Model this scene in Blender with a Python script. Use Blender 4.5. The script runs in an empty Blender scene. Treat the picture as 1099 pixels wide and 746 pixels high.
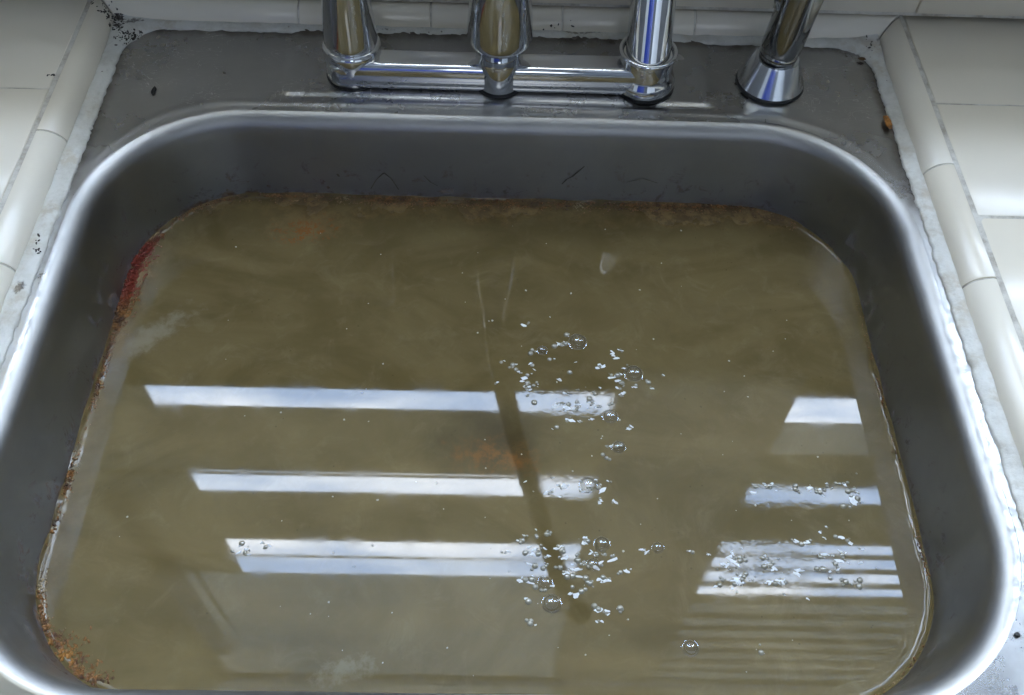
import bpy, bmesh, math, random
import numpy as np
from mathutils import Vector, Matrix, noise
random.seed(7)
S = bpy.context.scene
COL = S.collection
RAD = math.radians

# ------------------------------------------------------------------ camera
cam_d = bpy.data.cameras.new("camera"); cam = bpy.data.objects.new("camera", cam_d); COL.objects.link(cam)
cam_d.sensor_width = 36.0; cam_d.lens = 1020.965 / 1099.0 * 36.0
cam_d.clip_start = 0.01; cam_d.clip_end = 50
_p, _r, _y = RAD(54.77677), RAD(2.80924), RAD(-1.96164)
_f = Vector((-math.sin(_y) * math.cos(_p), math.cos(_y) * math.cos(_p), -math.sin(_p)))
_rt = Vector((math.cos(_y), math.sin(_y), 0)); _up = _rt.cross(_f)
_rt = math.cos(_r) * _rt + math.sin(_r) * _up; _up = _rt.cross(_f)
CAMZ = 0.442
cam.matrix_world = Matrix(((_rt.x, _up.x, -_f.x, 0), (_rt.y, _up.y, -_f.y, 0), (_rt.z, _up.z, -_f.z, CAMZ), (0, 0, 0, 1)))
S.camera = cam
S.render.resolution_x = 1024; S.render.resolution_y = 695

def at(px, py, z):
    """photo pixel -> point on the horizontal plane z"""
    d = _rt * ((px - 549.5) / 1020.965) + _up * ((373 - py) / 1020.965) + _f
    t = (z - CAMZ) / d.z
    return Vector((d.x * t, d.y * t, z))

# ------------------------------------------------------------------ world, lamp, exposure
W = bpy.data.worlds.new("World"); S.world = W; W.use_nodes = True
W.node_tree.nodes["Background"].inputs[0].default_value = (0.55, 0.65, 0.8, 1)
W.node_tree.nodes["Background"].inputs[1].default_value = 0.35

def area(name, loc, rot, sx, sy, radiance, color):
    l = bpy.data.lights.new(name, 'AREA'); l.shape = 'RECTANGLE'; l.size = sx; l.size_y = sy
    l.energy = radiance * math.pi * sx * sy; l.color = color
    o = bpy.data.objects.new(name, l); COL.objects.link(o); o.location = loc; o.rotation_euler = rot
    return o
# daylight beyond the window over the sink
area("window_daylight", (0.05, 1.0, 1.45), (RAD(-90), 0, 0), 3.0, 2.6, 46.0, (0.90, 0.935, 1.0))
area("rear_window_daylight", (0.02, -1.75, 1.35), (RAD(90), 0, 0), .5, 1.1, 3.0, (0.84, 0.91, 1.0))
S.view_settings.view_transform = 'Standard'; S.view_settings.look = 'None'
S.view_settings.exposure = 0.0; S.view_settings.gamma = 1.0; S.view_settings.use_curve_mapping = False
S.render.engine = 'CYCLES'
S.cycles.use_denoising = True
S.cycles.max_bounces = 10; S.cycles.glossy_bounces = 6; S.cycles.diffuse_bounces = 5
S.cycles.caustics_reflective = True; S.cycles.sample_clamp_indirect = 6.0

# ------------------------------------------------------------------ node helpers
class M:
    def __init__(s, name):
        s.m = bpy.data.materials.new(name); s.m.use_nodes = True
        s.t = s.m.node_tree; s.n = s.t.nodes; s.l = s.t.links
        s.b = s.n["Principled BSDF"]; s.out = s.n["Material Output"]
        s.pos = s.n.new("ShaderNodeTexCoord").outputs["Object"]
    def link(s, a, b): s.l.new(a, b)
    def setin(s, sock, v):
        if hasattr(v, "is_output") or isinstance(v, bpy.types.NodeSocket): s.l.new(v, sock)
        elif isinstance(v, tuple) and len(v) == 3 and sock.type == 'RGBA': sock.default_value = (*v, 1)
        else: sock.default_value = v
    def P(s, **k):
        for a, v in k.items(): s.setin(s.b.inputs[a.replace("_", " ")], v)
    def noise(s, scale, detail=3, rough=.55, vec=None, dist=0, out="Fac"):
        n = s.n.new("ShaderNodeTexNoise"); n.inputs["Scale"].default_value = scale; n.inputs["Detail"].default_value = detail
        n.inputs["Roughness"].default_value = rough; n.inputs["Distortion"].default_value = dist
        s.l.new(vec or s.pos, n.inputs["Vector"]); return n.outputs[out]
    def voro(s, scale, vec=None, feature='F1'):
        n = s.n.new("ShaderNodeTexVoronoi"); n.feature = feature; n.inputs["Scale"].default_value = scale
        s.l.new(vec or s.pos, n.inputs["Vector"]); return n.outputs["Distance"]
    def mapv(s, scale=(1, 1, 1), loc=(0, 0, 0), rot=(0, 0, 0), vec=None):
        n = s.n.new("ShaderNodeMapping"); n.inputs["Scale"].default_value = scale; n.inputs["Location"].default_value = loc
        n.inputs["Rotation"].default_value = rot; s.l.new(vec or s.pos, n.inputs["Vector"]); return n.outputs[0]
    def rng(s, v, a, b, c=0., d=1., smooth=True):
        n = s.n.new("ShaderNodeMapRange"); n.interpolation_type = 'SMOOTHSTEP' if smooth else 'LINEAR'
        s.setin(n.inputs[0], v)
        for i, x in enumerate((a, b, c, d)): n.inputs[i + 1].default_value = x
        return n.outputs[0]
    def math(s, op, a, b=None, c=None):
        n = s.n.new("ShaderNodeMath"); n.operation = op; s.setin(n.inputs[0], a)
        if b is not None: s.setin(n.inputs[1], b)
        if c is not None: s.setin(n.inputs[2], c)
        return n.outputs[0]
    def mix(s, f, a, b):
        n = s.n.new("ShaderNodeMix"); n.data_type = 'RGBA'; s.setin(n.inputs["Factor"], f)
        s.setin(n.inputs["A"] if False else n.inputs[6], a); s.setin(n.inputs[7], b); return n.outputs[2]
    def sep(s, vec=None):
        n = s.n.new("ShaderNodeSeparateXYZ"); s.l.new(vec or s.pos, n.inputs[0]); return n.outputs
    def bump(s, h, strength=.2, dist=.001, normal=None):
        n = s.n.new("ShaderNodeBump"); n.inputs["Strength"].default_value = strength; n.inputs["Distance"].default_value = dist
        s.setin(n.inputs["Height"], h)
        if normal: s.l.new(normal, n.inputs["Normal"])
        s.l.new(n.outputs[0], s.b.inputs["Normal"]); return n.outputs[0]
    def spot(s, x, y, rx, ry, rot=0, wob=.35, wscale=60, soft=.6, z=None):
        """soft irregular blotch round a fixed point of the object: 1 inside, 0 outside"""
        sub = s.n.new("ShaderNodeVectorMath"); sub.operation = 'SUBTRACT'; s.l.new(s.pos, sub.inputs[0])
        sub.inputs[1].default_value = (x, y, z or 0)
        r = s.n.new("ShaderNodeVectorRotate"); r.rotation_type = 'Z_AXIS'; s.l.new(sub.outputs[0], r.inputs[0]); r.inputs["Angle"].default_value = -rot
        v = s.mapv((1 / rx, 1 / ry, (1 / min(rx, ry)) if z is not None else 0), vec=r.outputs[0])
        ln = s.n.new("ShaderNodeVectorMath"); ln.operation = 'LENGTH'; s.l.new(v, ln.inputs[0])
        d = s.math('ADD', ln.outputs["Value"], s.math('MULTIPLY', s.math('SUBTRACT', s.noise(wscale, 5, .65), .5), wob * 4))
        return s.rng(d, 1 - soft, 1.0 + .02, 1, 0)

def mat_steel():
    m = M("brushed_stainless_steel"); z = m.sep()
    brush = m.noise(9, 4, .6, m.mapv((8, 260, 260)))
    cloud = m.noise(12, 5, .6)
    arcs = m.noise(16, 2, .5, m.mapv((2, 4, 4), rot=(0, 0, .5)), dist=3.5)
    sc = m.math('MULTIPLY', m.rng(arcs, .490, .5), m.rng(arcs, .5, .510, 1, 0))
    onback = m.math('MULTIPLY', m.rng(z[1], .500, .515), m.rng(z[2], -.002, -.0008))
    sc = m.math('MULTIPLY', m.math('MULTIPLY', sc, onback), m.rng(m.noise(26, 3, .6), .44, .60))
    bowl_tint = m.rng(z[2], -.002, -.02)
    base = m.mix(bowl_tint, m.mix(m.rng(cloud, .3, .75), (.355, .35, .34), (.44, .435, .42)), m.mix(m.rng(cloud, .3, .75), (.295, .312, .337), (.37, .387, .412)))  # bowl steel tinted bluer, putting the sky's reflection into its colour
    base = m.mix(m.math('MULTIPLY', sc, .7), base, (.85, .85, .84))
    dirt = m.math('MULTIPLY', m.rng(m.noise(40, 6, .7), .50, .95), .22)
    base = m.mix(dirt, base, (.31, .30, .27))
    sp = m.math('MULTIPLY', m.rng(m.voro(110), .03, .07, 1, 0), m.rng(m.noise(30, 2), .60, .70))
    base = m.mix(m.math('MULTIPLY', sp, .8), base, (.06, .05, .04))
    # white lime scale dried on the flat lip along the sides
    lip = m.math('MULTIPLY', m.rng(z[2], -.0012, -.0002), m.math('MULTIPLY', m.rng(m.math('ABSOLUTE', z[0]), .235, .262), m.rng(z[1], .47, .36)))
    lime = m.math('MULTIPLY', lip, m.rng(m.noise(150, 6, .75), .40, .66))
    base = m.mix(m.math('MULTIPLY', lime, .22), base, (.62, .64, .65))
    edge = m.math('MAXIMUM', m.rng(m.math('ADD', m.math('ABSOLUTE', z[0]), m.math('MULTIPLY', m.noise(60, 4), .012)), .268, .280), m.rng(m.math('ADD', z[1], m.math('MULTIPLY', m.noise(60, 4), .014)), .588, .600))
    edge = m.math('MULTIPLY', m.math('MULTIPLY', edge, m.rng(z[1], .40, .46)), m.rng(z[2], -.003, -.001))
    base = m.mix(m.math('MULTIPLY', edge, .8), base, (.085, .065, .045))
    # brown tide line just over the water
    zz = m.math('ADD', z[2], m.math('MULTIPLY', m.math('SUBTRACT', m.noise(70, 5, .65), .5), .020))
    band = m.math('MULTIPLY', m.rng(zz, -.0635, -.0585, 1, 0), m.rng(z[2], -.09, -.07))
    side = m.rng(z[0], -.20, .12, 1.0, .4)
    brown = m.math('MULTIPLY', m.math('MULTIPLY', band, side), m.rng(m.noise(38, 4, .7), .38, .56))
    blot = m.math('MULTIPLY', m.rng(m.noise(75, 5, .7, dist=.6), .55, .68), m.math('MULTIPLY', m.rng(z[2], -.022, -.054), .8))
    brown = m.math('MAXIMUM', brown, m.math('MULTIPLY', m.math('MULTIPLY', blot, 1.0), m.rng(z[0], -.20, .12, 1.0, .7)))
    rust = m.mix(m.rng(m.noise(120, 3), .4, .65), (.085, .042, .016), (.17, .085, .026))
    base = m.mix(brown, base, rust)
    inside = m.rng(z[2], -.006, -.020); roll = m.math('MULTIPLY', m.rng(z[2], -.016, -.008), m.rng(z[2], -.0001, -.0006))
    brushb = m.math('MULTIPLY', m.noise(10, 3, .6, m.mapv((5, 5, 240))), inside)
    drip = m.math('MULTIPLY', m.rng(m.noise(40, 4, .65, m.mapv((1, 1, .18))), .52, .72), inside)
    rough = m.math('ADD', m.math('ADD', m.rng(cloud, .2, .8, .25, .30), m.math('ADD', m.math('MULTIPLY', inside, .05), m.math('ADD', m.math('MULTIPLY', roll, .20), m.math('ADD', m.math('MULTIPLY', drip, .07), m.math('MULTIPLY', brushb, .08))))), m.math('MULTIPLY', m.math('MAXIMUM', m.math('MAXIMUM', dirt, lime), brown), .35))
    met = m.math('SUBTRACT', 1.0, m.math('MAXIMUM', m.math('MAXIMUM', brown, m.math('MULTIPLY', lime, .35)), m.math('MULTIPLY', dirt, .5)))
    m.P(Base_Color=base, Metallic=met, Roughness=rough)
    m.bump(m.math('ADD', m.math('ADD', m.math('MULTIPLY', brush, .25), m.math('MULTIPLY', brushb, .5)), m.math('MULTIPLY', lime, 1.2)), .07, .0006)
    return m.m

def mat_chrome(name="polished_chrome", base=(.72, .73, .745), rough=.045):
    m = M(name)
    film = m.rng(m.noise(240, 5, .7), .58, .75)
    m.P(Base_Color=m.mix(m.math('MULTIPLY', film, .25), base, (.45, .45, .44)), Metallic=1.0, Roughness=m.math('ADD', rough, m.math('MULTIPLY', film, .10)))
    return m.m

def mat_tile():
    m = M("glazed_tile")
    oi = m.n.new("ShaderNodeObjectInfo").outputs["Random"]
    c = m.mix(oi, (.73, .665, .54), (.78, .725, .61))
    c = m.mix(m.math('MULTIPLY', m.rng(m.noise(5, 2, .5), .3, .9), .22), c, (.55, .52, .45))
    speck = m.math('MULTIPLY', m.rng(m.voro(90), .03, .07, 1, 0), m.rng(m.noise(30), .58, .66))
    c = m.mix(m.math('MULTIPLY', speck, .7), c, (.12, .10, .08))
    m.P(Base_Color=c, Roughness=.21)
    m.bump(m.noise(16, 1), .05, .002)
    return m.m

def mat_grout():
    m = M("grout")
    c = m.mix(m.rng(m.noise(60, 5, .7), .35, .7), (.64, .61, .54), (.36, .32, .26))
    m.P(Base_Color=c, Roughness=.9); m.bump(m.noise(500, 3), .5, .0006); return m.m

def mat_caulk():
    m = M("old_white_caulk")
    c = m.mix(m.rng(m.noise(50, 6, .7), .4, .75), (.60, .59, .54), (.46, .44, .38))
    grey = m.rng(m.noise(160, 5, .7), .55, .70)
    c = m.mix(m.math('MULTIPLY', grey, .30), c, (.36, .34, .30))
    for (x, y, rx, ry, rot, k) in ((-.283, .596, .013, .006, .2, 1.), (-.290, .609, .016, .004, -.8, 1.), (-.27, .594, .010, .0035, .15, .8), (-.278, .588, .004, .003, 0, .9),
                                   (.283, .592, .004, .006, 0, .6), (-.100, .594, .02, .002, 0, .7), (.06, .597, .018, .0018, 0, .8), (-.276, .345, .003, .006, -.2, .9)):
        s = m.spot(x, y, rx, ry, rot, wob=.55, wscale=220, soft=.5)
        s = m.math('MULTIPLY', s, m.rng(m.noise(300, 4, .7), .38, .52))
        c = m.mix(m.math('MULTIPLY', s, k), c, (.035, .025, .02))
    yel = m.math('MULTIPLY', m.rng(m.noise(35, 5, .65), .50, .68), m.rng(m.noise(140, 4, .7), .35, .6))
    c = m.mix(m.math('MULTIPLY', yel, .55), c, (.40, .33, .22))
    pin = m.math('MULTIPLY', m.rng(m.voro(130), .05, .11, 1, 0), m.rng(m.noise(45), .55, .62))
    c = m.mix(pin, c, (.10, .075, .05))
    m.P(Base_Color=c, Roughness=m.rng(m.noise(90), .3, .7, .32, .6))
    m.bump(m.math('ADD', m.noise(160, 5, .7), m.math('MULTIPLY', m.noise(50, 3), 2)), .5, .0012)
    return m.m

WZ = -.065   # water level
def mat_water():
    m = M("murky_water")
    swirl = m.noise(9, 5, .6, m.mapv((1, 1.6, 1), rot=(0, 0, .4)), dist=1.6)
    c = m.mix(m.rng(swirl, .28, .74), (.100, .073, .028), (.142, .107, .046))
    c = m.mix(m.math('MULTIPLY', m.rng(m.noise(45, 6, .7, dist=.8), .48, .82), .30), c, (.24, .20, .115))
    c = m.mix(m.math('MULTIPLY', m.rng(m.noise(24, 6, .72), .56, .72), .22), c, (.075, .058, .026))
    grit = m.math('MULTIPLY', m.rng(m.voro(170), .06, .12, 1, 0), m.rng(m.noise(40, 2), .56, .64))
    c = m.mix(m.math('MULTIPLY', grit, .5), c, (.045, .032, .014))
    # the drain glimpsed through the murk
    c = m.mix(m.math('MULTIPLY', m.spot(*at(528, 470, WZ).xy, .056, .046, 0, .22, 35, .98), .85), c, (.05, .036, .016))
    c = m.mix(m.math('MULTIPLY', m.math('MULTIPLY', m.spot(*at(530, 490, WZ).xy, .034, .017, 0, .5, 110, .98), m.rng(m.noise(130, 5, .75, m.mapv(loc=(3.1, 1.7, 0))), .34, .66)), .85), c, (.20, .085, .022))
    # sediment clouds
    c = m.mix(m.math('MULTIPLY', m.spot(*at(158, 362, WZ).xy, .040, .013, .75, .55, 110, .98), .5), c, (.27, .24, .18))
    c = m.mix(m.math('MULTIPLY', m.spot(*at(335, 238, WZ).xy, .040, .020, .0, .6, 90, .95), .5), c, (.22, .15, .07))
    c = m.mix(m.math('MULTIPLY', m.math('MULTIPLY', m.spot(*at(325, 248, WZ).xy, .026, .016, .1, .8, 160, .9), m.rng(m.noise(170, 5, .75), .47, .57)), .7), c, (.24, .075, .012))
    c = m.mix(m.math('MULTIPLY', m.spot(*at(372, 718, WZ).xy, .02, .008, .3, .7, 160, .95), .45), c, (.25, .22, .15))
    # rusty scum against the steel, thick along the back and the left
    p = m.sep()
    wob = m.math('MULTIPLY', m.math('SUBTRACT', m.noise(80, 6, .7), .5), .030)
    back = m.math('MULTIPLY', m.rng(m.math('ADD', p[1], wob), .462, .482), m.rng(m.noise(20, 3), .38, .58, .25, 1))
    left = m.math('MULTIPLY', m.math('MULTIPLY', m.rng(m.math('SUBTRACT', wob, p[0]), .228, .246), m.rng(p[1], .33, .38, .25, 1)), m.rng(m.noise(16, 3), .35, .55, .1, 1))
    scum = m.math('MAXIMUM', back, left)
    sc = m.mix(m.rng(m.noise(110, 4, .7), .4, .62), (.070, .036, .012), (.21, .13, .05))
    c = m.mix(m.math('MULTIPLY', scum, .85), c, sc)
    film = m.rng(m.noise(26, 6, .65), .60, .80)
    rough = m.math('ADD', m.math('MULTIPLY', film, .05), m.math('MULTIPLY', scum, .45))
    m.P(Base_Color=c, Roughness=m.math('ADD', rough, m.rng(m.noise(60, 4, .6), .4, .8, .022, .065)), IOR=1.333)
    near = m.math('MAXIMUM', m.spot(.06, .30, .07, .10, 0, .3, 40, .8), m.spot(.16, .24, .05, .06, 0, .3, 40, .8))
    h = m.math('ADD', m.math('MULTIPLY', m.noise(260, 3, .6), m.math('MULTIPLY', near, .07)), m.math('MULTIPLY', m.noise(9, 2), .12))
    h = m.math('ADD', h, m.math('MULTIPLY', m.noise(300, 3), m.math('MULTIPLY', scum, .6)))
    m.bump(h, .25, .0012)
    return m.m

def mat_plain(name, c, rough=.6, metallic=0., var=.25, scale=30, bump=.1):
    m = M(name)
    d = tuple(x * (1 - var) for x in c)
    m.P(Base_Color=m.mix(m.rng(m.noise(scale, 4, .6), .3, .7), d, c), Roughness=rough, Metallic=metallic)
    if bump: m.bump(m.noise(scale * 4, 3), bump, .001)
    return m.m

def mat_fabric(name, c, trans):
    m = M(name)
    t = m.n.new("ShaderNodeBsdfTranslucent"); t.inputs[0].default_value = (*c, 1)
    d = m.n.new("ShaderNodeBsdfDiffuse"); m.setin(d.inputs[0], m.mix(m.noise(200), c, tuple(x * .85 for x in c)))
    x = m.n.new("ShaderNodeMixShader"); x.inputs[0].default_value = trans
    m.l.new(d.outputs[0], x.inputs[1]); m.l.new(t.outputs[0], x.inputs[2]); m.l.new(x.outputs[0], m.out.inputs[0])
    return m.m

def mat_bubble():
    m = M("bubble_film")
    lw = m.n.new("ShaderNodeLayerWeight"); lw.inputs[0].default_value = .30
    f = m.math('MINIMUM', m.math('ADD', m.math('POWER', lw.outputs["Facing"], 1.7), .10), .9)
    t = m.n.new("ShaderNodeBsdfTransparent"); t.inputs[0].default_value = (.97, .97, .96, 1)
    g = m.n.new("ShaderNodeBsdfGlossy"); g.inputs[0].default_value = (.95, .96, .97, 1); g.inputs["Roughness"].default_value = .03
    x = m.n.new("ShaderNodeMixShader"); m.l.new(f, x.inputs[0]); m.l.new(t.outputs[0], x.inputs[1]); m.l.new(g.outputs[0], x.inputs[2])
    m.l.new(x.outputs[0], m.out.inputs[0]); return m.m

def mat_glass():
    m = M("patchy_tinted_glass")
    d = m.noise(5, 4, .6, m.mapv((.5, 1, 1.6)))
    t = m.n.new("ShaderNodeBsdfTransparent"); m.setin(t.inputs[0], m.mix(m.rng(d, .35, .68), (.56, .66, .80), (.96, .98, 1.)))  # blue patches put into the tint to vary the daylight's brightness
    g = m.n.new("ShaderNodeBsdfGlossy"); g.inputs["Roughness"].default_value = .02
    x = m.n.new("ShaderNodeMixShader"); x.inputs[0].default_value = .05
    m.l.new(t.outputs[0], x.inputs[1]); m.l.new(g.outputs[0], x.inputs[2]); m.l.new(x.outputs[0], m.out.inputs[0]); return m.m

def mat_rust():
    m = M("rust_crust")
    c = m.mix(m.rng(m.noise(130, 4, .7), .35, .6), (.06, .022, .008), (.26, .115, .030))
    c = m.mix(m.rng(m.noise(60, 4), .56, .70), c, (.36, .27, .15))
    c = m.mix(m.math('MULTIPLY', m.spot(*at(52, 715, WZ).xy, .02, .02, 0, .2, 60, .7), m.rng(m.noise(140), .4, .6)), c, (.34, .14, .015))
    c = m.mix(m.math('MULTIPLY', m.spot(*at(146, 288, WZ).xy, .020, .042, -.15, .2, 60, .6), .95), c, (.17, .014, .004))
    m.P(Base_Color=c, Roughness=.42); m.bump(m.noise(600, 3), .5, .0008); return m.m

STEEL = mat_steel(); CHROME = mat_chrome(); TILE = mat_tile(); GROUT = mat_grout(); CAULK = mat_caulk(); WATER = mat_water()
BUBBLE = mat_bubble(); GLASS = mat_glass(); RUST = mat_rust()
DARKC = mat_chrome("worn_dark_chrome", (.34, .34, .33), .10)
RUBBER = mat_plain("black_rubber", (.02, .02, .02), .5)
PAINT = mat_plain("wall_paint", (.19, .19, .185), .7, var=.08, scale=4)
DARKPAINT = mat_plain("far_wall_paint", (.10, .11, .12), .7, var=.1, scale=4)
CEIL = mat_plain("ceiling_paint", (.22, .22, .22), .8, var=.06, scale=3)
FRAME = mat_plain("white_window_frame", (.60, .56, .47), .4, var=.05)
WOOD = mat_plain("dark_shutter_wood", (.055, .042, .03), .6, var=.4, scale=12)
BLIND = mat_fabric("white_blind_cloth", (.66, .65, .60), .60); SHADE = mat_fabric("cream_shade_cloth", (.60, .56, .46), .42)
PALESTRIP = mat_fabric("pale_strip_cloth", (.80, .80, .80), .95); MIDSH = mat_fabric("added_panel_cloth", (.62, .58, .50), .44); MIDA = mat_fabric("dimmest_step_cloth", (.62, .58, .50), .14); MIDB = mat_fabric("dim_step_cloth", (.62, .58, .50), .30)  # added panel cloths, translucency stepped to fade their glow downward
BLUE = mat_plain("blue_reflector_paint", (.008, .035, .27), .4, var=.1, scale=6)
WHITEPANEL = mat_plain("white_reflector_paint", (.75, .75, .73), .4, var=.05, scale=6); FLOORM = mat_plain("floor_vinyl", (.10, .085, .07), .5, var=.2, scale=6)
BLACK = mat_plain("black_speck", (.008, .007, .006), .5, bump=0)
SCRATCH = mat_plain("dull_scratch", (.085, .08, .075), .6, bump=0); ORANGE = mat_plain("orange_rust_stain", (.42, .16, .015), .6, var=.6, scale=260)
FLECKM = mat_plain("pale_scum", (.46, .43, .34), .35, var=.4, scale=300)

# ------------------------------------------------------------------ mesh helpers
def mesh_obj(name, verts, faces, mat, parent=None, smooth=True, angle=None):
    me = bpy.data.meshes.new(name); me.from_pydata([tuple(v) for v in verts], [], faces); me.validate(); me.update()
    bm = bmesh.new(); bm.from_mesh(me); bmesh.ops.recalc_face_normals(bm, faces=bm.faces[:]); bm.to_mesh(me); bm.free()
    me.materials.append(mat)
    if smooth:
        me.polygons.foreach_set("use_smooth", [True] * len(me.polygons))
        if angle is not None: me.set_sharp_from_angle(angle=RAD(angle))
    o = bpy.data.objects.new(name, me); COL.objects.link(o)
    if parent: o.parent = parent
    return o
def tag(o, label=None, cat=None, group=None, kind=None):
    for k, v in (("label", label), ("category", cat), ("group", group), ("kind", kind)):
        if v: o[k] = v
    return o
def empty(name, loc, **k):
    o = bpy.data.objects.new(name, None); COL.objects.link(o); o.location = loc; o.empty_display_size = .02; return tag(o, **k)

class MB:
    def __init__(s): s.v = []; s.f = []
    def box(s, x0, x1, y0, y1, z0, z1):
        b = len(s.v); s.v += [(x, y, z) for z in (z0, z1) for y in (y0, y1) for x in (x0, x1)]
        s.f += [tuple(b + i for i in q) for q in ((0, 2, 3, 1), (4, 5, 7, 6), (0, 1, 5, 4), (2, 6, 7, 3), (0, 4, 6, 2), (1, 3, 7, 5))]; return s
    def grid(s, rows, closed_u=True, cap0=False, cap1=False):
        b = len(s.v); n = len(rows[0])
        for r in rows: s.v += [tuple(p) for p in r]
        for i in range(len(rows) - 1):
            for j in range(n if closed_u else n - 1):
                k = (j + 1) % n
                s.f.append((b + i * n + j, b + i * n + k, b + (i + 1) * n + k, b + (i + 1) * n + j))
        if cap0: s.f.append(tuple(b + j for j in range(n)))
        if cap1: s.f.append(tuple(b + (len(rows) - 1) * n + j for j in range(n)))
        return s
    def lathe(s, prof, cx, cy, n=48, axis=(0, 0, 1), cz=0, cap=True):
        A = Vector(axis).normalized(); X = A.orthogonal().normalized() if abs(A.z) < .999 else Vector((1, 0, 0)); Y = A.cross(X)
        O = Vector((cx, cy, cz))
        rows = [[O + A * z + (X * math.cos(t) + Y * math.sin(t)) * r for t in (2 * math.pi * i / n for i in range(n))] for r, z in prof]
        return s.grid(rows, True, cap, cap)
    def tube(s, pts, rad, n=20, cap=True):
        pts = [Vector(p) for p in pts]; rows = []; X = None
        for i, p in enumerate(pts):
            d = (pts[min(i + 1, len(pts) - 1)] - pts[max(i - 1, 0)]).normalized()
            X = d.orthogonal().normalized() if X is None else (X - d * X.dot(d)).normalized()
            Y = d.cross(X); r = rad[i] if isinstance(rad, (list, tuple)) else rad
            rows.append([p + (X * math.cos(t) + Y * math.sin(t)) * r for t in (2 * math.pi * k / n for k in range(n))])
        return s.grid(rows, True, cap, cap)
    def build(s, name, mat, parent=None, smooth=False, angle=None): return mesh_obj(name, s.v, s.f, mat, parent, smooth, angle)

def crom(pts, m=10):
    P = [Vector(p) for p in pts]; P = [2 * P[0] - P[1]] + P + [2 * P[-1] - P[-2]]; out = []
    for i in range(1, len(P) - 2):
        for k in range(m):
            t = k / m; a, b, c, d = P[i - 1], P[i], P[i + 1], P[i + 2]
            out.append(.5 * (2 * b + (c - a) * t + (2 * a - 5 * b + 4 * c - d) * t * t + (3 * b - a - 3 * c + d) * t ** 3))
    return out + [P[-2]]
def nz(x, y, z=0): return noise.noise((x, y, z))

# ------------------------------------------------------------------ room round the sink (seen in the reflections)
WALLY = .614
def struct(o, **k): return tag(o, kind='structure', **k)
WX0 = -1.15
L0, L1, R0, R1, ZB, ZT, CZ = -.62, .16, .405, 1.05, .34, 2.10, 2.45  # window head raised and left unshaded on top, added fill for the tiles
mb = MB()
y0, y1 = WALLY, .76
mb.box(-1.7, WX0, y0, y1, -.9, CZ); mb.box(R1, 1.7, y0, y1, -.9, CZ)
mb.box(WX0, R1, y0, y1, -.9, ZB); mb.box(WX0, R1, y0, y1, ZT, CZ)
wall = struct(mb.build("window_wall", PAINT))
FY = .668
def window(a, b):
    m = MB(); t = .004
    m.box(a, a + t, FY, FY + .014, ZB, ZT); m.box(b - t, b, FY, FY + .014, ZB, ZT); m.box(a + t, b - t, FY, FY + .014, ZB, ZB + t); m.box(a + t, b - t, FY, FY + .014, ZT - t, ZT)
    w = m.build("window", FRAME, wall)
    MB().box(a + .0005, b - .0005, .700, .703, ZB + .0005, ZT - .0005).build("pane", GLASS, w)
    return w
wo = wl = wm = wr = window(WX0, R1)
def board(w, a, b, z0, z1, mat=None, name="shutter_board", y=.676):
    MB().box(a, b, y, y + .003, z0, z1).build(name, mat or SHADE, w)
la, lb, ra, rb = L0, L1, R0, R1 - .005
board(wl, la, lb, ZB + .010, .490, WOOD)
board(wo, WX0 + .005, L0 - .0006, ZB + .010, .490, WOOD)
board(wo, WX0 + .005, L0 - .0006, .493, ZT - .012, SHADE, "added_shade")  # opening widened and shade added to lighten the water's reflection
for z0, z1 in ((.541, .725), (.797, .980)): board(wl, la, lb, z0, z1)
board(wl, la, lb, .733, .738, FRAME)
board(wl, la, lb, 1.050, 1.055)
for k in range(9): board(wl, la, lb, 1.135 + k * .07, 1.135 + k * .07 + .0675, BLIND, "blind_slat")
for z0, z1 in ((.4905, .5405), (.7255, .7965), (.9805, 1.1345)): board(wl, la, -.458, z0, z1, SHADE, "blind_slat")
MB().box(la + .002, -.566, .670, .672, .80, 1.60).build("pale_band_strip", PALESTRIP, wl)  # translucent strip added to make a pale band in the reflection
MB().box(-.527, -.522, .650, .652, .90, 1.32).build("window_cord", WOOD, wl)
board(wm, L1 + .0006, R0 - .0006, ZB + .005, .400, MIDA, "added_shade")  # translucent panels added in place of wall, to brighten the reflecting water
board(wm, L1 + .0006, R0 - .0006, .4006, .4600, MIDB, "added_shade")
board(wm, L1 + .0006, R0 - .0006, .4606, 1.78, MIDSH, "added_shade")
for z0, z1, mt in ((ZB + .010, .488, WOOD), (.556, .640, BLIND), (.643, .748, SHADE), (.806, .965, SHADE)): board(wr, ra, rb, z0, z1, mt)
for z0, z1 in ((1.008, 1.025), (1.073, 1.092), (1.142, 1.166), (1.210, 1.255)): board(wr, ra, rb, z0, z1, SHADE, "blind_slat")
for k in range(7):
    board(wr, ra, rb, 1.262 + k * .075, 1.262 + k * .075 + .044, BLIND, "blind_slat")
    board(wr, ra, rb, 1.3065 + k * .075, 1.3065 + k * .075 + .030, MIDB, "blind_slat")
struct(MB().box(-1.7, 1.7, -1.8, .76, CZ, CZ + .05).build("ceiling", CEIL))
struct(MB().box(-1.75, -1.7, -1.8, .76, -.9, CZ).build("side_wall", PAINT))
struct(MB().box(1.7, 1.75, -1.8, .76, -.9, CZ).build("side_wall", PAINT))
bw = struct(MB().box(-1.7, -.2, -1.65, -1.6, -.9, CZ).box(.24, 1.7, -1.65, -1.6, -.9, CZ).box(-.2, .24, -1.65, -1.6, -.9, .85).box(-.2, .24, -1.65, -1.6, 1.85, CZ).build("rear_wall", DARKPAINT))
m = MB()
for q in ((-.2, -.17, .85, 1.85), (.21, .24, .85, 1.85), (-.17, .21, .85, .88), (-.17, .21, 1.82, 1.85), (-.17, .21, 1.34, 1.36)): m.box(q[0], q[1], -1.645, -1.605, q[2], q[3])
m.build("window", FRAME, bw)
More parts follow.
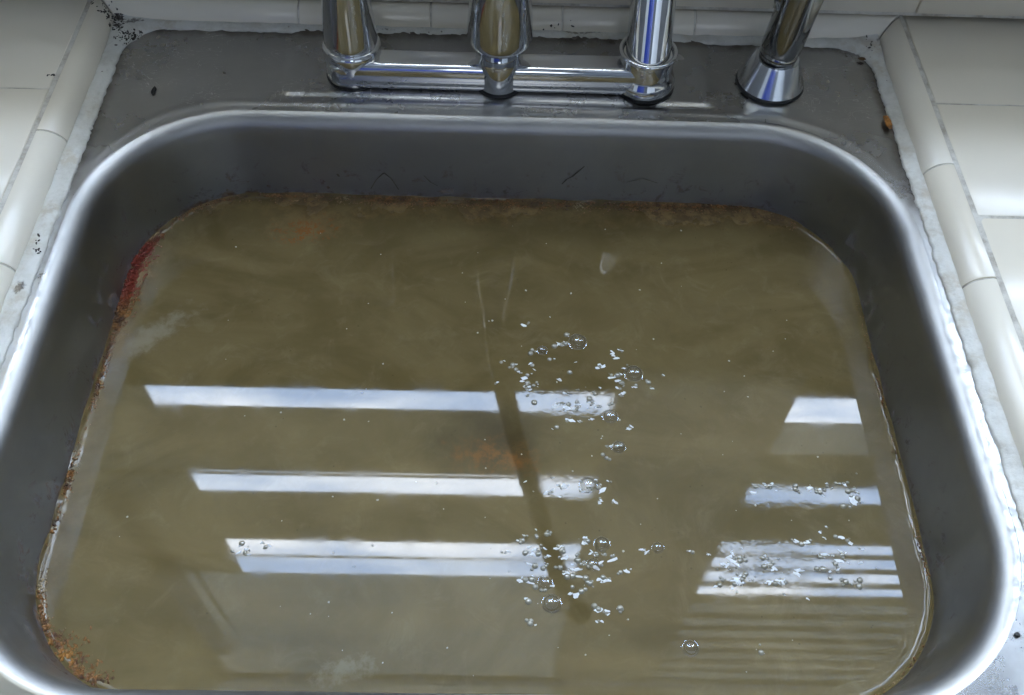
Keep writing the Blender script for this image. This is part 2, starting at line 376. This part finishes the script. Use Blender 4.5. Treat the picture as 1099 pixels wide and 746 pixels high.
MB().box(-.95, .02, -1.598, -1.57, -.9, .80).build("reflector_panel", BLUE, bw)  # unseen panel added so the chrome mirrors a blue streak
MB().box(-1.68, -.97, -1.598, -1.57, -.9, 1.3).build("reflector_panel", WHITEPANEL, bw)  # unseen white panels, this and the next, added for bright stripes in chrome
MB().box(.45, 1.68, -1.598, -1.57, -.9, 1.3).build("reflector_panel", WHITEPANEL, bw)
struct(MB().box(-1.7, 1.7, -1.8, .76, -.95, -.9).build("floor", FLOORM))

# ------------------------------------------------------------------ rounded rectangles
BX0, BX1, BY0, BY1, BR = -.267, .268, .1115, .5075, .098
NC, NX, NY = 26, 150, 60
def rrect(x0, x1, y0, y1, r4):
    """points counter-clockwise from the front-left corner; r4 = radii FL, FR, BR, BL"""
    fl, fr, br, bl = r4; out = []
    def arc(cx, cy, r, a0):
        return [(cx + r * math.cos(a0 + math.pi / 2 * i / NC), cy + r * math.sin(a0 + math.pi / 2 * i / NC)) for i in range(NC)]
    def seg(p, q, n): return [(p[0] + (q[0] - p[0]) * i / n, p[1] + (q[1] - p[1]) * i / n) for i in range(n)]
    out += arc(x0 + fl, y0 + fl, fl, math.pi); out += seg((x0 + fl, y0), (x1 - fr, y0), NX)
    out += arc(x1 - fr, y0 + fr, fr, -math.pi / 2); out += seg((x1, y0 + fr), (x1, y1 - br), NY)
    out += arc(x1 - br, y1 - br, br, 0); out += seg((x1 - br, y1), (x0 + bl, y1), NX)
    out += arc(x0 + bl, y1 - bl, bl, math.pi / 2); out += seg((x0, y1 - bl), (x0, y0 + fl), NY)
    return out
def bowl_ring(d, r_extra=0):
    r = max(BR - d, .004) + r_extra
    return rrect(BX0 + d, BX1 - d, BY0 + d, BY1 - d, (r,) * 4)

# ------------------------------------------------------------------ sink
sink = empty("kitchen_sink", (0, .31, 0), label="stainless steel drop in kitchen sink filled with murky brown water", cat="sink")
def child_fix(o): o.matrix_parent_inverse = o.parent.matrix_world.inverted() if False else Matrix.Translation(-Vector(o.parent.location)); return o
RR, SL = .0108, math.tan(RAD(8.6))
prof = [(RR * math.sin(a), -RR * (1 - math.cos(a))) for a in (RAD(81.4) * i / 14 for i in range(15))]
d0, z0 = prof[-1]
prof += [(d0 + SL * (.15 * i / 14), z0 - .15 * i / 14) for i in range(1, 15)]
d1, z1 = prof[-1]
prof += [(d1 + .03 * math.sin(a) , z1 - .03 * (1 - math.cos(a)) ) for a in (RAD(90) * i / 6 for i in range(1, 7))]
mb = MB(); rows = []
for d, z in prof:
    rows.append([(x + .0005 * nz(x * 9, y * 9, z * 20), y + .0006 * nz(x * 7, y * 7, 5), z) for x, y in bowl_ring(d)])
mb.grid(rows, True, False, True)
child_fix(mb.build("bowl", STEEL, sink, True))

def sstep(a, b, x): t = min(1, max(0, (x - a) / (b - a))); return t * t * (3 - 2 * t)
OX0, OX1, OY0, OY1 = -.283, .283, .075, .597
inner = bowl_ring(0); outer = rrect(OX0, OX1, OY0, OY1, (.03, .03, .02, .03))
def deck_z(x, y, t, di):
    e = .0016
    px = sstep(-.153, -.147, x) * (1 - sstep(.147, .153, x)); py = sstep(.519, .525, y)
    emb = .0016 * px * py
    bead = .0009 * math.exp(-((di - .008) / .0035) ** 2) * sstep(.44, .51, y)
    return emb + bead + .0004 * nz(x * 12, y * 12, 2) * min(1, di / .01)
mb = MB(); rows = []; NR = 52
for i in range(NR + 1):
    t = (i / NR); row = []
    for (a, b), (c, d) in zip(inner, outer):
        x, y = a + (c - a) * t, b + (d - b) * t
        di = math.hypot(x - a, y - b)
        row.append((x, y, deck_z(x, y, t, di)))
    rows.append(row)
rows.append([(c, d, -.004) for c, d in outer])
mb.grid(rows)
child_fix(mb.build("deck", STEEL, sink, True))
# scratches and marks on the steel
def ribbon(pts, w, mat, name, parent, lift=.0003):
    m = MB(); P = [Vector(p) for p in pts]; rr = []
    for i, p in enumerate(P):
        k = w * (0.35 + .65 * math.sin(math.pi * (i + .5) / len(P)))
        rr.append([p + Vector((-k, 0, lift)), p + Vector((0, -k * .3, lift * 2.2)), p + Vector((k, 0, lift))])
    m.grid(rr, False); return m.build(name, mat, parent, True)
def on_back_wall(px, py):
    # point on the sloping rear wall of the bowl
    y = BY1 - .012
    for _ in range(6):
        d = _rt * ((px - 549.5) / 1020.965) + _up * ((373 - py) / 1020.965) + _f
        t = y / d.y; z = CAMZ + d.z * t; y = BY1 - (d0 + SL * (z0 - z)) - .0004
    return Vector((d.x * t, y, z))
o = ribbon([on_back_wall(*p) for p in ((603, 198), (608, 193), (614, 190), (620, 185), (627, 179))], .0007, SCRATCH, "scratch", sink); child_fix(o); o["label"] = "dark diagonal scratch on the rear bowl wall"

STAIN = mat_plain("dried_drip", (.17, .155, .125), .5, var=.5, scale=200, bump=0)
for pts, w in ((((398, 203), (404, 193), (412, 186), (420, 192), (428, 204)), .0006), (((455, 189), (462, 196), (470, 200)), .0005), (((362, 187), (364, 190)), .0010), (((672, 196), (690, 192), (706, 197)), .0007)):
    child_fix(ribbon([on_back_wall(*p) for p in pts], w, STAIN, "drip_mark", sink))

# ------------------------------------------------------------------ water, with a meniscus creeping up the steel
def inset_at(z): return d0 + SL * (z0 - z)
rows = []
for d, h in ((-.0006, .0032), (.0, .0026), (.0005, .0018), (.0011, .0011), (.0018, .0006), (.0028, .0002), (.0045, 0), (.012, 0), (.03, 0)):
    ring = bowl_ring(inset_at(WZ + h) + d)
    rows.append([(x + (.0011 * nz(x * 60, y * 60, 3) + .0007 * nz(x * 190, y * 190, 8)) * (1 if d > 0 else 0) * (d < .01), y + (.0011 * nz(x * 60, y * 60, 9)) * (0 < d < .01),
                  WZ + h * (1 + .5 * nz(x * 45, y * 45, 1))) for x, y in ring])
mb = MB(); mb.grid(rows, True, False, True)
water = struct(mb.build("water", WATER, None, True))

# ------------------------------------------------------------------ countertop of white tiles
TZ = .013; GX = .299
ctop = MB()
ctop.box(-1.2, -.282, -.02, WALLY, -.04, -.002); ctop.box(.282, 1.2, -.02, WALLY, -.04, -.002); ctop.box(-.282, .282, .5985, WALLY, -.04, -.002)
ctop.box(-1.2, -GX + .0012, -.02, WALLY, -.002, TZ - .0007); ctop.box(GX - .0012, 1.2, -.02, WALLY, -.002, TZ - .0007)
ctop.box(-.282, .282, .6085, WALLY, -.002, TZ - .004)
counter = struct(ctop.build("countertop", GROUT))
def tile_mesh(w, l, h, bev=.0016):
    v = []; f = []
    for ins, z in ((0, -h), (0, -bev), (bev * .35, -bev * .3), (bev, 0)):
        a, b = w / 2 - ins, l / 2 - ins; v += [(-a, -b, z), (a, -b, z), (a, b, z), (-a, b, z)]
    for k in range(3):
        for i in range(4): j = (i + 1) % 4; f.append((k * 4 + i, k * 4 + j, k * 4 + 4 + j, k * 4 + 4 + i))
    f.append((12, 13, 14, 15)); return v, f
PT = .105
v, f = tile_mesh(PT - .0011, PT - .0011, .008, .0010)
proto = mesh_obj("tile", v, f, TILE, counter, True, 50); first = True
def place_tile(x, y, z, rot=None, parent=counter, src=proto):
    global first
    if first and src is proto: o = proto; first = False
    else: o = src.copy(); COL.objects.link(o); o.parent = parent
    o.location = (x, y, z); o.rotation_euler = rot or (RAD(random.uniform(-.35, .35)), RAD(random.uniform(-.35, .35)), RAD(random.uniform(-.25, .25)))
    return o
for s, y_start in ((-1, .6125), (1, .6215)):
    for c in range(3):
        for r in range(6):
            yc = y_start - PT * (r + .5)
            if r == 0: pass
            place_tile(s * (GX + .0012 + PT * (c + .5)), yc - .0006, TZ + random.uniform(-.0003, .0003))
# quarter round trim tiles
def trim(p0, p1, inward, m0=0, m1=0, w=.0185, hgt=TZ, name="trim_tile"):
    """p0->p1 runs along the outer (upper) edge; inward = unit direction to the sink; m0,m1 mitre factors"""
    p0 = Vector(p0); p1 = Vector(p1); d = (p1 - p0).normalized(); n = Vector(inward); g = .0004
    pr = [(.0006, hgt - .006), (.0007, hgt - .0012), (.0016, hgt - .0002), (.0035, hgt)]
    pr += [(.0035 + (w - .0035) * math.sin(a), -.0012 + (hgt + .0012) * math.cos(a)) for a in (RAD(90) * i / 9 for i in range(1, 10))]
    rows = []
    L = (p1 - p0).length
    for t, e in ((g, -.0012), (g + .0004, -.0003), (g + .0014, 0), (L / 2, 0), (L - g - .0014, 0), (L - g - .0004, -.0003), (L - g, -.0012)):
        row = []
        for u, z in pr:
            k = t / L; m = (m0 * u) * (1 - k) + (m1 * u) * k
            ee = e if z > -.0005 else 0
            row.append(p0 + d * (t + m) + n * (u + ee * .5) + Vector((0, 0, z + ee)))
        rows.append(row)
    m = MB(); m.grid(rows, False)
    n_ = len(pr); m.f.append(tuple(range(n_))); m.f.append(tuple(range(6 * n_, 7 * n_)))
    return m.build(name, TILE if name == "trim_tile" else GROUT, counter, True, 40)
ys = [WALLY, .467, .357, .252, .147, .042, -.02]
for a, b in zip(ys, ys[1:]): trim((-GX, a, 0), (-GX, b, 0), (1, 0, 0), m0=(1 if a == WALLY else 0))
ys = [WALLY, .457, .361, .238, .133, .028, -.02]
for a, b in zip(ys, ys[1:]): trim((GX, a, 0), (GX, b, 0), (-1, 0, 0), m0=(1 if a == WALLY else 0))
xs = [-GX, -.148, -.046, .044, .146, .248, GX]
xs = [-GX, -.148, -.051, .046, .144, GX]
for a, b in zip(xs, xs[1:]): trim((a, WALLY - .0005, 0), (b, WALLY - .0005, 0), (0, -1, 0), m0=(1 if a == -GX else 0), m1=(-1 if b == GX else 0), w=.0165, hgt=TZ + .002)
# backsplash
bs = struct(MB().box(-1.2, 1.2, WALLY - .0055, WALLY - .0005, TZ + .0035, .33).build("backsplash", GROUT))
v, f = tile_mesh(PT - .0009, PT - .0009, .006, .0008)
bt = mesh_obj("wall_tile", v, f, TILE, bs, True, 50); k0 = True
for r in range(3):
    for c in range(-6, 7):
        o = bt if k0 else bt.copy()
        if not k0: COL.objects.link(o); o.parent = bs
        k0 = False
        o.location = (.043 + c * PT, WALLY - .0075 - random.uniform(0, .0006), TZ + .0065 + PT * (r + .5)); o.rotation_euler = (RAD(90), 0, 0)

trim((-GX, WALLY, 0), (-GX, -.02, 0), (1, 0, 0), 1, 0, .0178, TZ - .0009, "grout_joint")
trim((GX, WALLY, 0), (GX, -.02, 0), (-1, 0, 0), 1, 0, .0178, TZ - .0009, "grout_joint")
trim((-GX, WALLY - .0005, 0), (GX, WALLY - .0005, 0), (0, -1, 0), 1, -1, .0158, TZ + .0011, "grout_joint")
# caulk: a ragged bead from the trim down onto the steel
def caulk():
    path = []
    for i in range(260): path.append((-.2795, .02 + (.597 - .02) * i / 259, 1, 0))
    for i in range(1, 200): path.append((-.2795 + .559 * i / 199, .5975, 0, -1))
    for i in range(1, 260): path.append((.2795, .597 - (.577) * i / 259, -1, 0))
    rows = []
    for (x, y, nx, ny) in path:
        # smooth the direction through the corners
        cxl = min(1, max(0, (y - .572) / .025)); 
        if abs(x) > .25 and y > .57:
            sx = 1 if x < 0 else -1
            k = cxl if nx else 1 - min(1, max(0, (.2795 - abs(x)) / .025)) * 1.0
            if nx: a = k * math.pi / 4
            else: a = math.pi / 2 - k * math.pi / 4
            nx, ny = sx * math.cos(a), -math.sin(a)
        wig = .0007 * nz(x * 40, y * 40, 1) + .0013 * nz(x * 130, y * 130, 4) + .0011 * nz(x * 400, y * 400, 7)
        left, right = x < -.27, x > .27
        w = (.0094 if left else .0078 if right else .0074) + wig
        corner = max(0, 1 - math.hypot(abs(x) - .2795, y - .5975) / .034)
        w += (.016 if x < 0 else .012) * corner ** 1.3
        hb = .0030 + .0013 * nz(x * 60, y * 60, 3) + .002 * corner
        row = [(-.0015, .0028 + .004 * corner + .0012 * nz(x * 80, y * 80, 6)), (.0012, hb * .95), (w * .3, hb), (w * .55, hb * .85 + .0013 * nz(x * 240, y * 240, 2)), (w * .8, hb * .6 + .0013 * nz(x * 290, y * 290, 5)), (w * .95, .0014), (w, .0003), (w, -.001)]
        rows.append([(x + nx * u, y + ny * u, z) for u, z in row])
    m = MB(); m.grid(rows, False)
    return m.build("caulk_bead", CAULK, counter, True)
CAULK_O = caulk()
def blob(name, c, r, flat, mat, parent=None, seed=0, sub=3):
    bm = bmesh.new(); bmesh.ops.create_icosphere(bm, subdivisions=sub, radius=1)
    for v in bm.verts:
        k = 1 + .35 * nz(v.co.x * 1.6 + seed, v.co.y * 1.6, v.co.z * 1.6) + .18 * nz(v.co.x * 4 + seed, v.co.y * 4, v.co.z * 4)
        v.co = Vector((v.co.x * r[0] * k, v.co.y * r[1] * k, v.co.z * flat * k)) + Vector(c)
    me = bpy.data.meshes.new(name); bm.to_mesh(me); bm.free(); me.materials.append(mat)
    me.polygons.foreach_set("use_smooth", [True] * len(me.polygons))
    o = bpy.data.objects.new(name, me); COL.objects.link(o)
    if parent: o.parent = parent
    return o
q = at(953, 131, .003); o = blob("rust_spot", q, (.0026, .0064), .0007, ORANGE, counter, 3, 4); o["label"] = "orange rust spot on the right caulk"
q = at(925, 63, .002); o = blob("rust_spot", q, (.0026, .0016), .0006, mat_plain("dark_rust", (.10, .05, .012), .7, var=.5, scale=300), counter, 8)
q = at(165, 97, .0008)
o = blob("debris_fleck", q, (.0014, .0042), .0008, BLACK, None, 5); tag(o, "tiny black curled fleck lying on the left rear corner of the steel deck", "fleck")
q = at(1092, 681, .0008); o = blob("grime_spot", q, (.0015, .0013), .0003, BLACK, None, 6); tag(o, "small round black spot on the pale steel rim at the lower right", "grime spot")

# ------------------------------------------------------------------ faucet
FCY = .542
fau = empty("kitchen_faucet", (0, FCY, .0016), label="chrome bridge faucet with three posts on the rear deck of the sink", cat="faucet")
DZ = .0016
def fpart(mb, name, mat=None, angle=45): return child_fix(mb.build(name, mat or CHROME, fau, True, angle))
# bridge bar
by, bz, br = .5365, .0126, .0108
m = MB(); rows = []
for x, k in [(-.1195 + .010 * (1 - math.cos(RAD(90) * i / 8)) if False else -.1195 + .012 * (1 - math.cos(RAD(90) * i / 8)), math.sin(RAD(90) * i / 8)) for i in range(1, 9)] + [(-.1075 + .2045 * i / 20, 1) for i in range(1, 21)]:
    row = []
    for t in (2 * math.pi * j / 48 for j in range(48)):
        c, q = math.cos(t), math.sin(t); e = .48
        row.append((x, by + br * k * math.copysign(abs(c) ** e, c), bz + br * k * math.copysign(abs(q) ** e, q)))
    rows.append(row)
m.grid(rows, True, True, True); fpart(m, "bridge_bar", angle=60)
fpart(MB().lathe([(.0195, DZ - .0004), (.0199, DZ + .0009), (.018, DZ + .001)], -.1015, FCY + .003, 48), "gasket_shadow_ring", RUBBER)  # dark rings stand in for contact shadow under the three faucet bases
fpart(MB().lathe([(.0172, DZ - .0004), (.0177, DZ + .0009), (.016, DZ + .001)], 0, FCY - .003, 48), "gasket_shadow_ring", RUBBER)
fpart(MB().lathe([(.0216, DZ - .0004), (.0221, DZ + .0009), (.019, DZ + .001)], .1020, FCY, 48), "gasket_shadow_ring", RUBBER)
# left handle post
fpart(MB().lathe([(.0186, DZ), (.0190, .0025), (.0192, .010), (.0196, .018), (.0202, .0235), (.0200, .0262), (.0192, .0276), (.0178, .0285)], -.1015, FCY + .003, 56), "post_base")
fpart(MB().lathe([(.0165, .0280), (.0178, .0292), (.0184, .031), (.0182, .034), (.0175, .044), (.0163, .060), (.0148, .080), (.0125, .105), (.0130, .118), (.0090, .126), (.001, .128)], -.1015, FCY + .003, 56), "handle_post")
fpart(MB().tube(crom([(-.1015, FCY, .112), (-.135, FCY + .004, .118), (-.172, FCY + .008, .122)], 8), .0058, 16), "lever")
# centre body and spout
fpart(MB().lathe([(.0160, DZ), (.0166, .003), (.0166, .022), (.0160, .0255), (.0150, .029)], 0, FCY - .003, 56), "spout_base")
fpart(MB().lathe([(.0140, .0262), (.0152, .0285), (.0185, .0335), (.0215, .0370), (.0223, .0392), (.0222, .043), (.0214, .056), (.0200, .075), (.0170, .105), (.0125, .130), (.0112, .150), (.0108, .156)], 0, FCY, 56), "spout_body")
fpart(MB().tube(crom([(0, FCY, .150), (.004, .538, .200), (.012, .527, .250), (.026, .502, .305), (.044, .468, .350), (.062, .425, .385), (.075, .385, .392), (.085, .345, .372), (.09, .325, .335)], 8), .0106, 24), "spout", mat_chrome("darkened_spout_chrome", (.10, .09, .075), .32))  # chrome spout darkened in colour to keep bright edges out of its reflection
fpart(MB().tube([(.0895, .327, .3385), (.0905, .3235, .3325)], .0112, 24), "aerator", RUBBER)
# right handle post
fpart(MB().lathe([(.0200, DZ), (.0212, .0028), (.0217, .0055), (.0214, .0085), (.0203, .0115), (.0190, .0140), (.0185, .0165), (.0184, .0275), (.0180, .0284), (.0160, .0288)], .1020, FCY, 64), "post_base")
m = MB(); R_, r_ = .0186, .0016; n1, n2 = 64, 12
m.grid([[(.1020 + (R_ + r_ * math.cos(b)) * math.cos(a), FCY + (R_ + r_ * math.cos(b)) * math.sin(a), .0296 + r_ * math.sin(b)) for b in (2 * math.pi * j / n2 for j in range(n2))] for a in (2 * math.pi * i / n1 for i in range(n1 + 1))])
fpart(m, "collar_ring")
LA = Vector((0, math.sin(RAD(24)), math.cos(RAD(24))))
fpart(MB().lathe([(.0154, .0), (.0153, .055), (.0150, .095), (.0140, .102), (.010, .106), (.001, .107)], .1020, FCY - .0015, 64, LA, .0235), "handle_post")
fpart(MB().tube(crom([(.1020, FCY + .038, .112), (.136, FCY + .046, .120), (.165, FCY + .052, .126)], 8), .0058, 16), "lever")

# ------------------------------------------------------------------ side sprayer
SX, SY = .1935, .548
spr = empty("side_sprayer", (SX, SY, 0), label="dark chrome side sprayer leaning in its flared base right of the faucet", cat="sprayer")
child_fix(MB().lathe([(.0238, .0), (.0243, .0008), (.0240, .0022), (.0225, .0026)], SX, SY, 56).build("gasket_shadow_ring", RUBBER, spr, True, 45))
child_fix(MB().lathe([(.0233, .0024), (.0236, .0036), (.0228, .0052), (.0165, .0205), (.0150, .0232), (.0125, .0236)], SX, SY, 56).build("holder", mat_chrome("dull_chrome", (.62, .64, .67), .16), spr, True, 40))
ax = Vector((.10, .06, 1)).normalized()
child_fix(MB().lathe([(.0128, .0), (.0133, .0012), (.0133, .0038), (.0126, .005)], SX, SY, 40, ax, .0232).build("collar", DARKC, spr, True, 45))
child_fix(MB().lathe([(.0128, .0046), (.0140, .008), (.0140, .030), (.0146, .055), (.0155, .085), (.0150, .105), (.010, .112), (.001, .113)], SX, SY, 48, ax, .0232).build("wand", DARKC, spr, True, 45))
tp = Vector((SX, SY, .0232)) + ax * .055
child_fix(MB().tube(crom([tp + Vector((-.0138, -.003, -.016)), tp + Vector((-.0165, -.004, -.004)), tp + Vector((-.0160, -.004, .010)), tp + Vector((-.0150, -.004, .03))], 6), [.0030, .0034, .0037, .0040, .0042, .0044, .0044, .0044, .0043, .0042, .004, .004, .004, .004, .004, .004, .0038, .0036, .003], 14).build("thumb_lever", DARKC, spr, True, 60))

# ------------------------------------------------------------------ rust crust along the waterline, scum and bubbles
def crust():
    bm = bmesh.new(); bmesh.ops.create_icosphere(bm, subdivisions=1, radius=1)
    tv = [v.co.copy() for v in bm.verts]; tf = [tuple(v.index for v in f.verts) for f in bm.faces]; bm.free()
    ring = bowl_ring(inset_at(WZ) + .0002); n = len(ring); rng = random.Random(3); V = []; F = []
    for i in range(21000):
        j = rng.randrange(n); x, y = ring[j]; q = ring[(j + 1) % n]; k = rng.random() * (1 if math.hypot(q[0] - x, q[1] - y) < .02 else 0); x += (q[0] - x) * k; y += (q[1] - y) * k; dens = 0; big = 1; sg = .0020
        if x < -.19 and y > .10:
            dens = .45 + .8 * nz(y * 26, 1, 2); big = .62
            if .365 < y < .45: dens = 1; big = 1.15; sg = .0042 * (1 - abs(y - .41) / .06) + .0016
            if y < .165 and x < -.2: dens = 1; big = 1.0; sg = .0056
        elif y > .47: dens = .60 + .9 * nz(x * 22, 3, 1); big = .75; sg = .0040
        elif x > .20: dens = .14 + .6 * nz(y * 25, 7, 1); big = .45; sg = .0012
        if rng.random() > dens: continue
        nx, ny = -x, .31 - y; l = math.hypot(nx, ny); off = abs(rng.gauss(0, sg)); r = rng.uniform(.0004, .0013) * big
        if off > .004: r *= .6
        cx, cy = x + nx / l * off, y + ny / l * off * .8; cz = WZ + max(0, (.0042 if (x < -.19 and .37 < y < .44) else .0024) - off * .9) * rng.random()
        a, sx = rng.uniform(0, 6.28), rng.uniform(.8, 2.4); ca, sa = math.cos(a), math.sin(a); b = len(V)
        for t in tv:
            px, py = t.x * r * sx, t.y * r
            V.append((cx + px * ca - py * sa, cy + px * sa + py * ca, cz + t.z * r * .28))
        F += [tuple(b + q for q in f) for f in tf]
    o = mesh_obj("rust_residue", V, F, RUST)
    tag(o, "reddish brown crust of rust and food clinging along the waterline", "residue", kind="stuff")
crust()
def mold():
    from mathutils.bvhtree import BVHTree
    V = []; F = []
    for o in [CAULK_O] + [c for c in counter.children if c.name.startswith(("trim_tile", "grout_joint", "tile"))]:
        b = len(V); M_ = o.matrix_basis; V += [M_ @ v.co for v in o.data.vertices]; F += [tuple(b + i for i in p.vertices) for p in o.data.polygons]
    bvh = BVHTree.FromPolygons(V, F)
    bm = bmesh.new(); rg = random.Random(5)
    for (cx, cy, sx, sy, n) in ((140, 36, 8, 4, 130), (124, 24, 4, 4, 50), (118, 16, 4, 2.5, 40), (150, 33, 6, 3, 40), (102, 5, 1.5, 5, 14), (60, 89, 3, .6, 8), (936, 46, 4, 6, 10), (266, 43, 10, 1, 14), (597, 28, 14, 1, 10), (38, 260, 2, 5, 14)):
        for _ in range(n):
            c = at(rg.gauss(cx, sx), rg.gauss(cy, sy), .0062); r = rg.uniform(.00025, .0008)
            hit, nor, _i, _d = bvh.ray_cast(Vector((c.x, c.y, .1)), Vector((0, 0, -1)))
            if hit is None: continue
            c = hit
            bmesh.ops.create_icosphere(bm, subdivisions=1, radius=1, matrix=Matrix.Translation(c) @ nor.to_track_quat('Z', 'Y').to_matrix().to_4x4() @ Matrix.Rotation(rg.uniform(0, 6), 4, 'Z') @ Matrix.Diagonal((r * rg.uniform(.8, 2.6), r, .0003, 1)))
    me = bpy.data.meshes.new("mold_specks"); bm.to_mesh(me); bm.free(); me.materials.append(mat_plain("black_mold", (.035, .027, .02), .8, var=.5, scale=300))
    o = bpy.data.objects.new("mold_specks", me); COL.objects.link(o)
    tag(o, "black mold and grime caught in the caulk corner behind the sink", "mold", kind="stuff")
mold()
def dome(r, n=14, k=5, flat=.75, skirt=False):
    v = []; f = []
    rz = [(r * math.cos(math.pi / 2 * i / k), r * flat * math.sin(math.pi / 2 * i / k)) for i in range(k)]
    if skirt: rz = [(r * 1.32, 0), (r * 1.18, r * .03), (r * 1.07, r * .11)] + [(a, b + r * .17) for a, b in rz]
    k = len(rz)
    for a, b in rz:
        v += [(a * math.cos(t), a * math.sin(t), b) for t in (2 * math.pi * j / n for j in range(n))]
    v.append((0, 0, r * flat + (r * .17 if skirt else 0)))
    for i in range(k - 1):
        for j in range(n): q = (j + 1) % n; f.append((i * n + j, i * n + q, (i + 1) * n + q, (i + 1) * n + j))
    for j in range(n): f.append(((k - 1) * n + j, (k - 1) * n + (j + 1) % n, k * n))
    return v, f
BUB = [((620, 367), 9.5, "largest clear bubble, alone behind the foam"), ((680, 401), 9.5, "clear bubble floating right of the rear foam patch"), ((582, 376), 5.5, "small clear bubble at the back edge of the foam"),
       ((655, 447), 8, "clear bubble just right of the first bright reflection"), ((664, 480), 7, "clear bubble between the first and second bright reflections"), ((631, 521), 9, "clear bubble at the right end of the second bright reflection"),
       ((646, 584), 8, "clear bubble right of the third bright reflection"), ((585, 626), 7.5, "clear bubble under the right end of the third bright reflection"), ((592, 648), 9.5, "clear bubble nearest the viewer below the third bright reflection"),
       ((741, 696), 8, "lone bubble near the front edge of the water"), ((637, 606), 7, "clear bubble in the foam below the third bright reflection"), ((706, 588), 6, "small lone bubble on open brown water in the middle right")]
for (px, py), rp, lab in BUB:
    c = at(px, py, WZ); r = rp * (c - Vector((0, 0, CAMZ))).length / 1020.965 * .85
    v, f = dome(r, 24, 8, .60, True); o = mesh_obj("water_bubble", v, f, BUBBLE); o.location = c + Vector((0, 0, .0001))
    tag(o, lab, "bubble", "clear bubbles floating on the murky water")
def foam():
    rng = random.Random(11); V = []; F = []; MI = []
    cl = [(585, 385, 26, 16, 26), (575, 408, 18, 8, 24), (625, 430, 22, 9, 30), (615, 450, 30, 14, 16), (600, 520, 22, 7, 18), (640, 523, 8, 8, 12), (585, 590, 22, 12, 26), (610, 610, 16, 12, 20), (590, 640, 26, 14, 20),
          (645, 605, 26, 10, 24), (665, 385, 5, 14, 10), (690, 405, 18, 10, 10), (660, 660, 14, 6, 10), (655, 470, 10, 14, 10),
          (860, 524, 28, 4, 26), (905, 530, 20, 10, 16), (785, 612, 10, 12, 30), (830, 596, 40, 6, 26), (850, 622, 40, 7, 20), (900, 600, 14, 12, 18), (915, 620, 14, 8, 10), (270, 588, 10, 6, 14), (820, 700, 3, 4, 4), (885, 575, 8, 8, 6)]
    for (cx, cy, sx, sy, n) in cl:
        for _ in range(int(n * .62)):
            c0 = at(rng.gauss(cx, sx), rng.gauss(cy, sy), WZ); q = Vector((0, 0, 0))
            for _k in range(rng.choice((1, 2, 3, 4, 6))):
                c = c0 + q; r = rng.choice((.0004, .0005, .0007, .0009, .0012, .0017)) * rng.uniform(.8, 1.2)
                a_ = rng.uniform(0, 6.28); q = q + Vector((math.cos(a_), math.sin(a_) * .6, 0)) * r * 2.1
                b = len(V)
                if rng.random() < .42:
                    r *= 1.15; st = rng.uniform(.35, .8); ro = rng.uniform(-.7, .7)
                    for j in range(9):
                        t = 6.283 * j / 9; k = r * rng.uniform(.55, 1.35); x_, y_ = k * math.cos(t) * 1.3, k * math.sin(t) * st
                        V.append((c.x + x_ * math.cos(ro) - y_ * math.sin(ro), c.y + x_ * math.sin(ro) + y_ * math.cos(ro), WZ + .00012))
                    V.append((c.x, c.y, WZ + .00045)); F += [(b + j, b + (j + 1) % 9, b + 9) for j in range(9)]; MI += [1] * 9
                else:
                    v, f = dome(r, 9, 3, .5); V += [(p[0] + c.x, p[1] + c.y, p[2] + WZ + .0001) for p in v]; F += [tuple(b + i for i in g) for g in f]; MI += [0] * len(f)
    o = mesh_obj("fine_foam", V, F, FOAM); o.data.materials.append(FOAMGLINT)
    o.data.polygons.foreach_set("material_index", MI); tag(o, "fine foam of tiny bubbles and painted white glints scattered over the right half of the water", "foam", kind="stuff")
FOAMGLINT = mat_plain("foam_glint_white", (.74, .75, .74), .3, var=.2, scale=500, bump=0)  # flakes painted white as window glints on the bubbles
FOAM = (lambda m: (m.P(Base_Color=(.22, .20, .14), Roughness=.05, IOR=2.1), m.m)[1])(M("foam_skin"))
foam()
def flecks():
    rng = random.Random(21); V = []; F = []
    for i in range(110):
        px = rng.gauss(620, 190) if rng.random() < .7 else rng.uniform(120, 940); py = rng.uniform(230, 735)
        c = at(px, py, WZ)
        if not (-.215 < c.x < .215 and .13 < c.y < .47): continue
        r = rng.choice((.0003, .0004, .0005, .0007)); n = 6; b = len(V)
        V += [(c.x + r * rng.uniform(.6, 1.4) * math.cos(t), c.y + r * rng.uniform(.6, 1.4) * math.sin(t), WZ + .00015) for t in (2 * math.pi * j / n for j in range(n))]
        V.append((c.x, c.y, WZ + .0004)); F += [(b + j, b + (j + 1) % n, b + n) for j in range(n)]
    o = mesh_obj("scum_flecks", V, F, FLECKM); tag(o, "pale specks of scum drifting on the murky water", "scum", kind="stuff")
flecks()
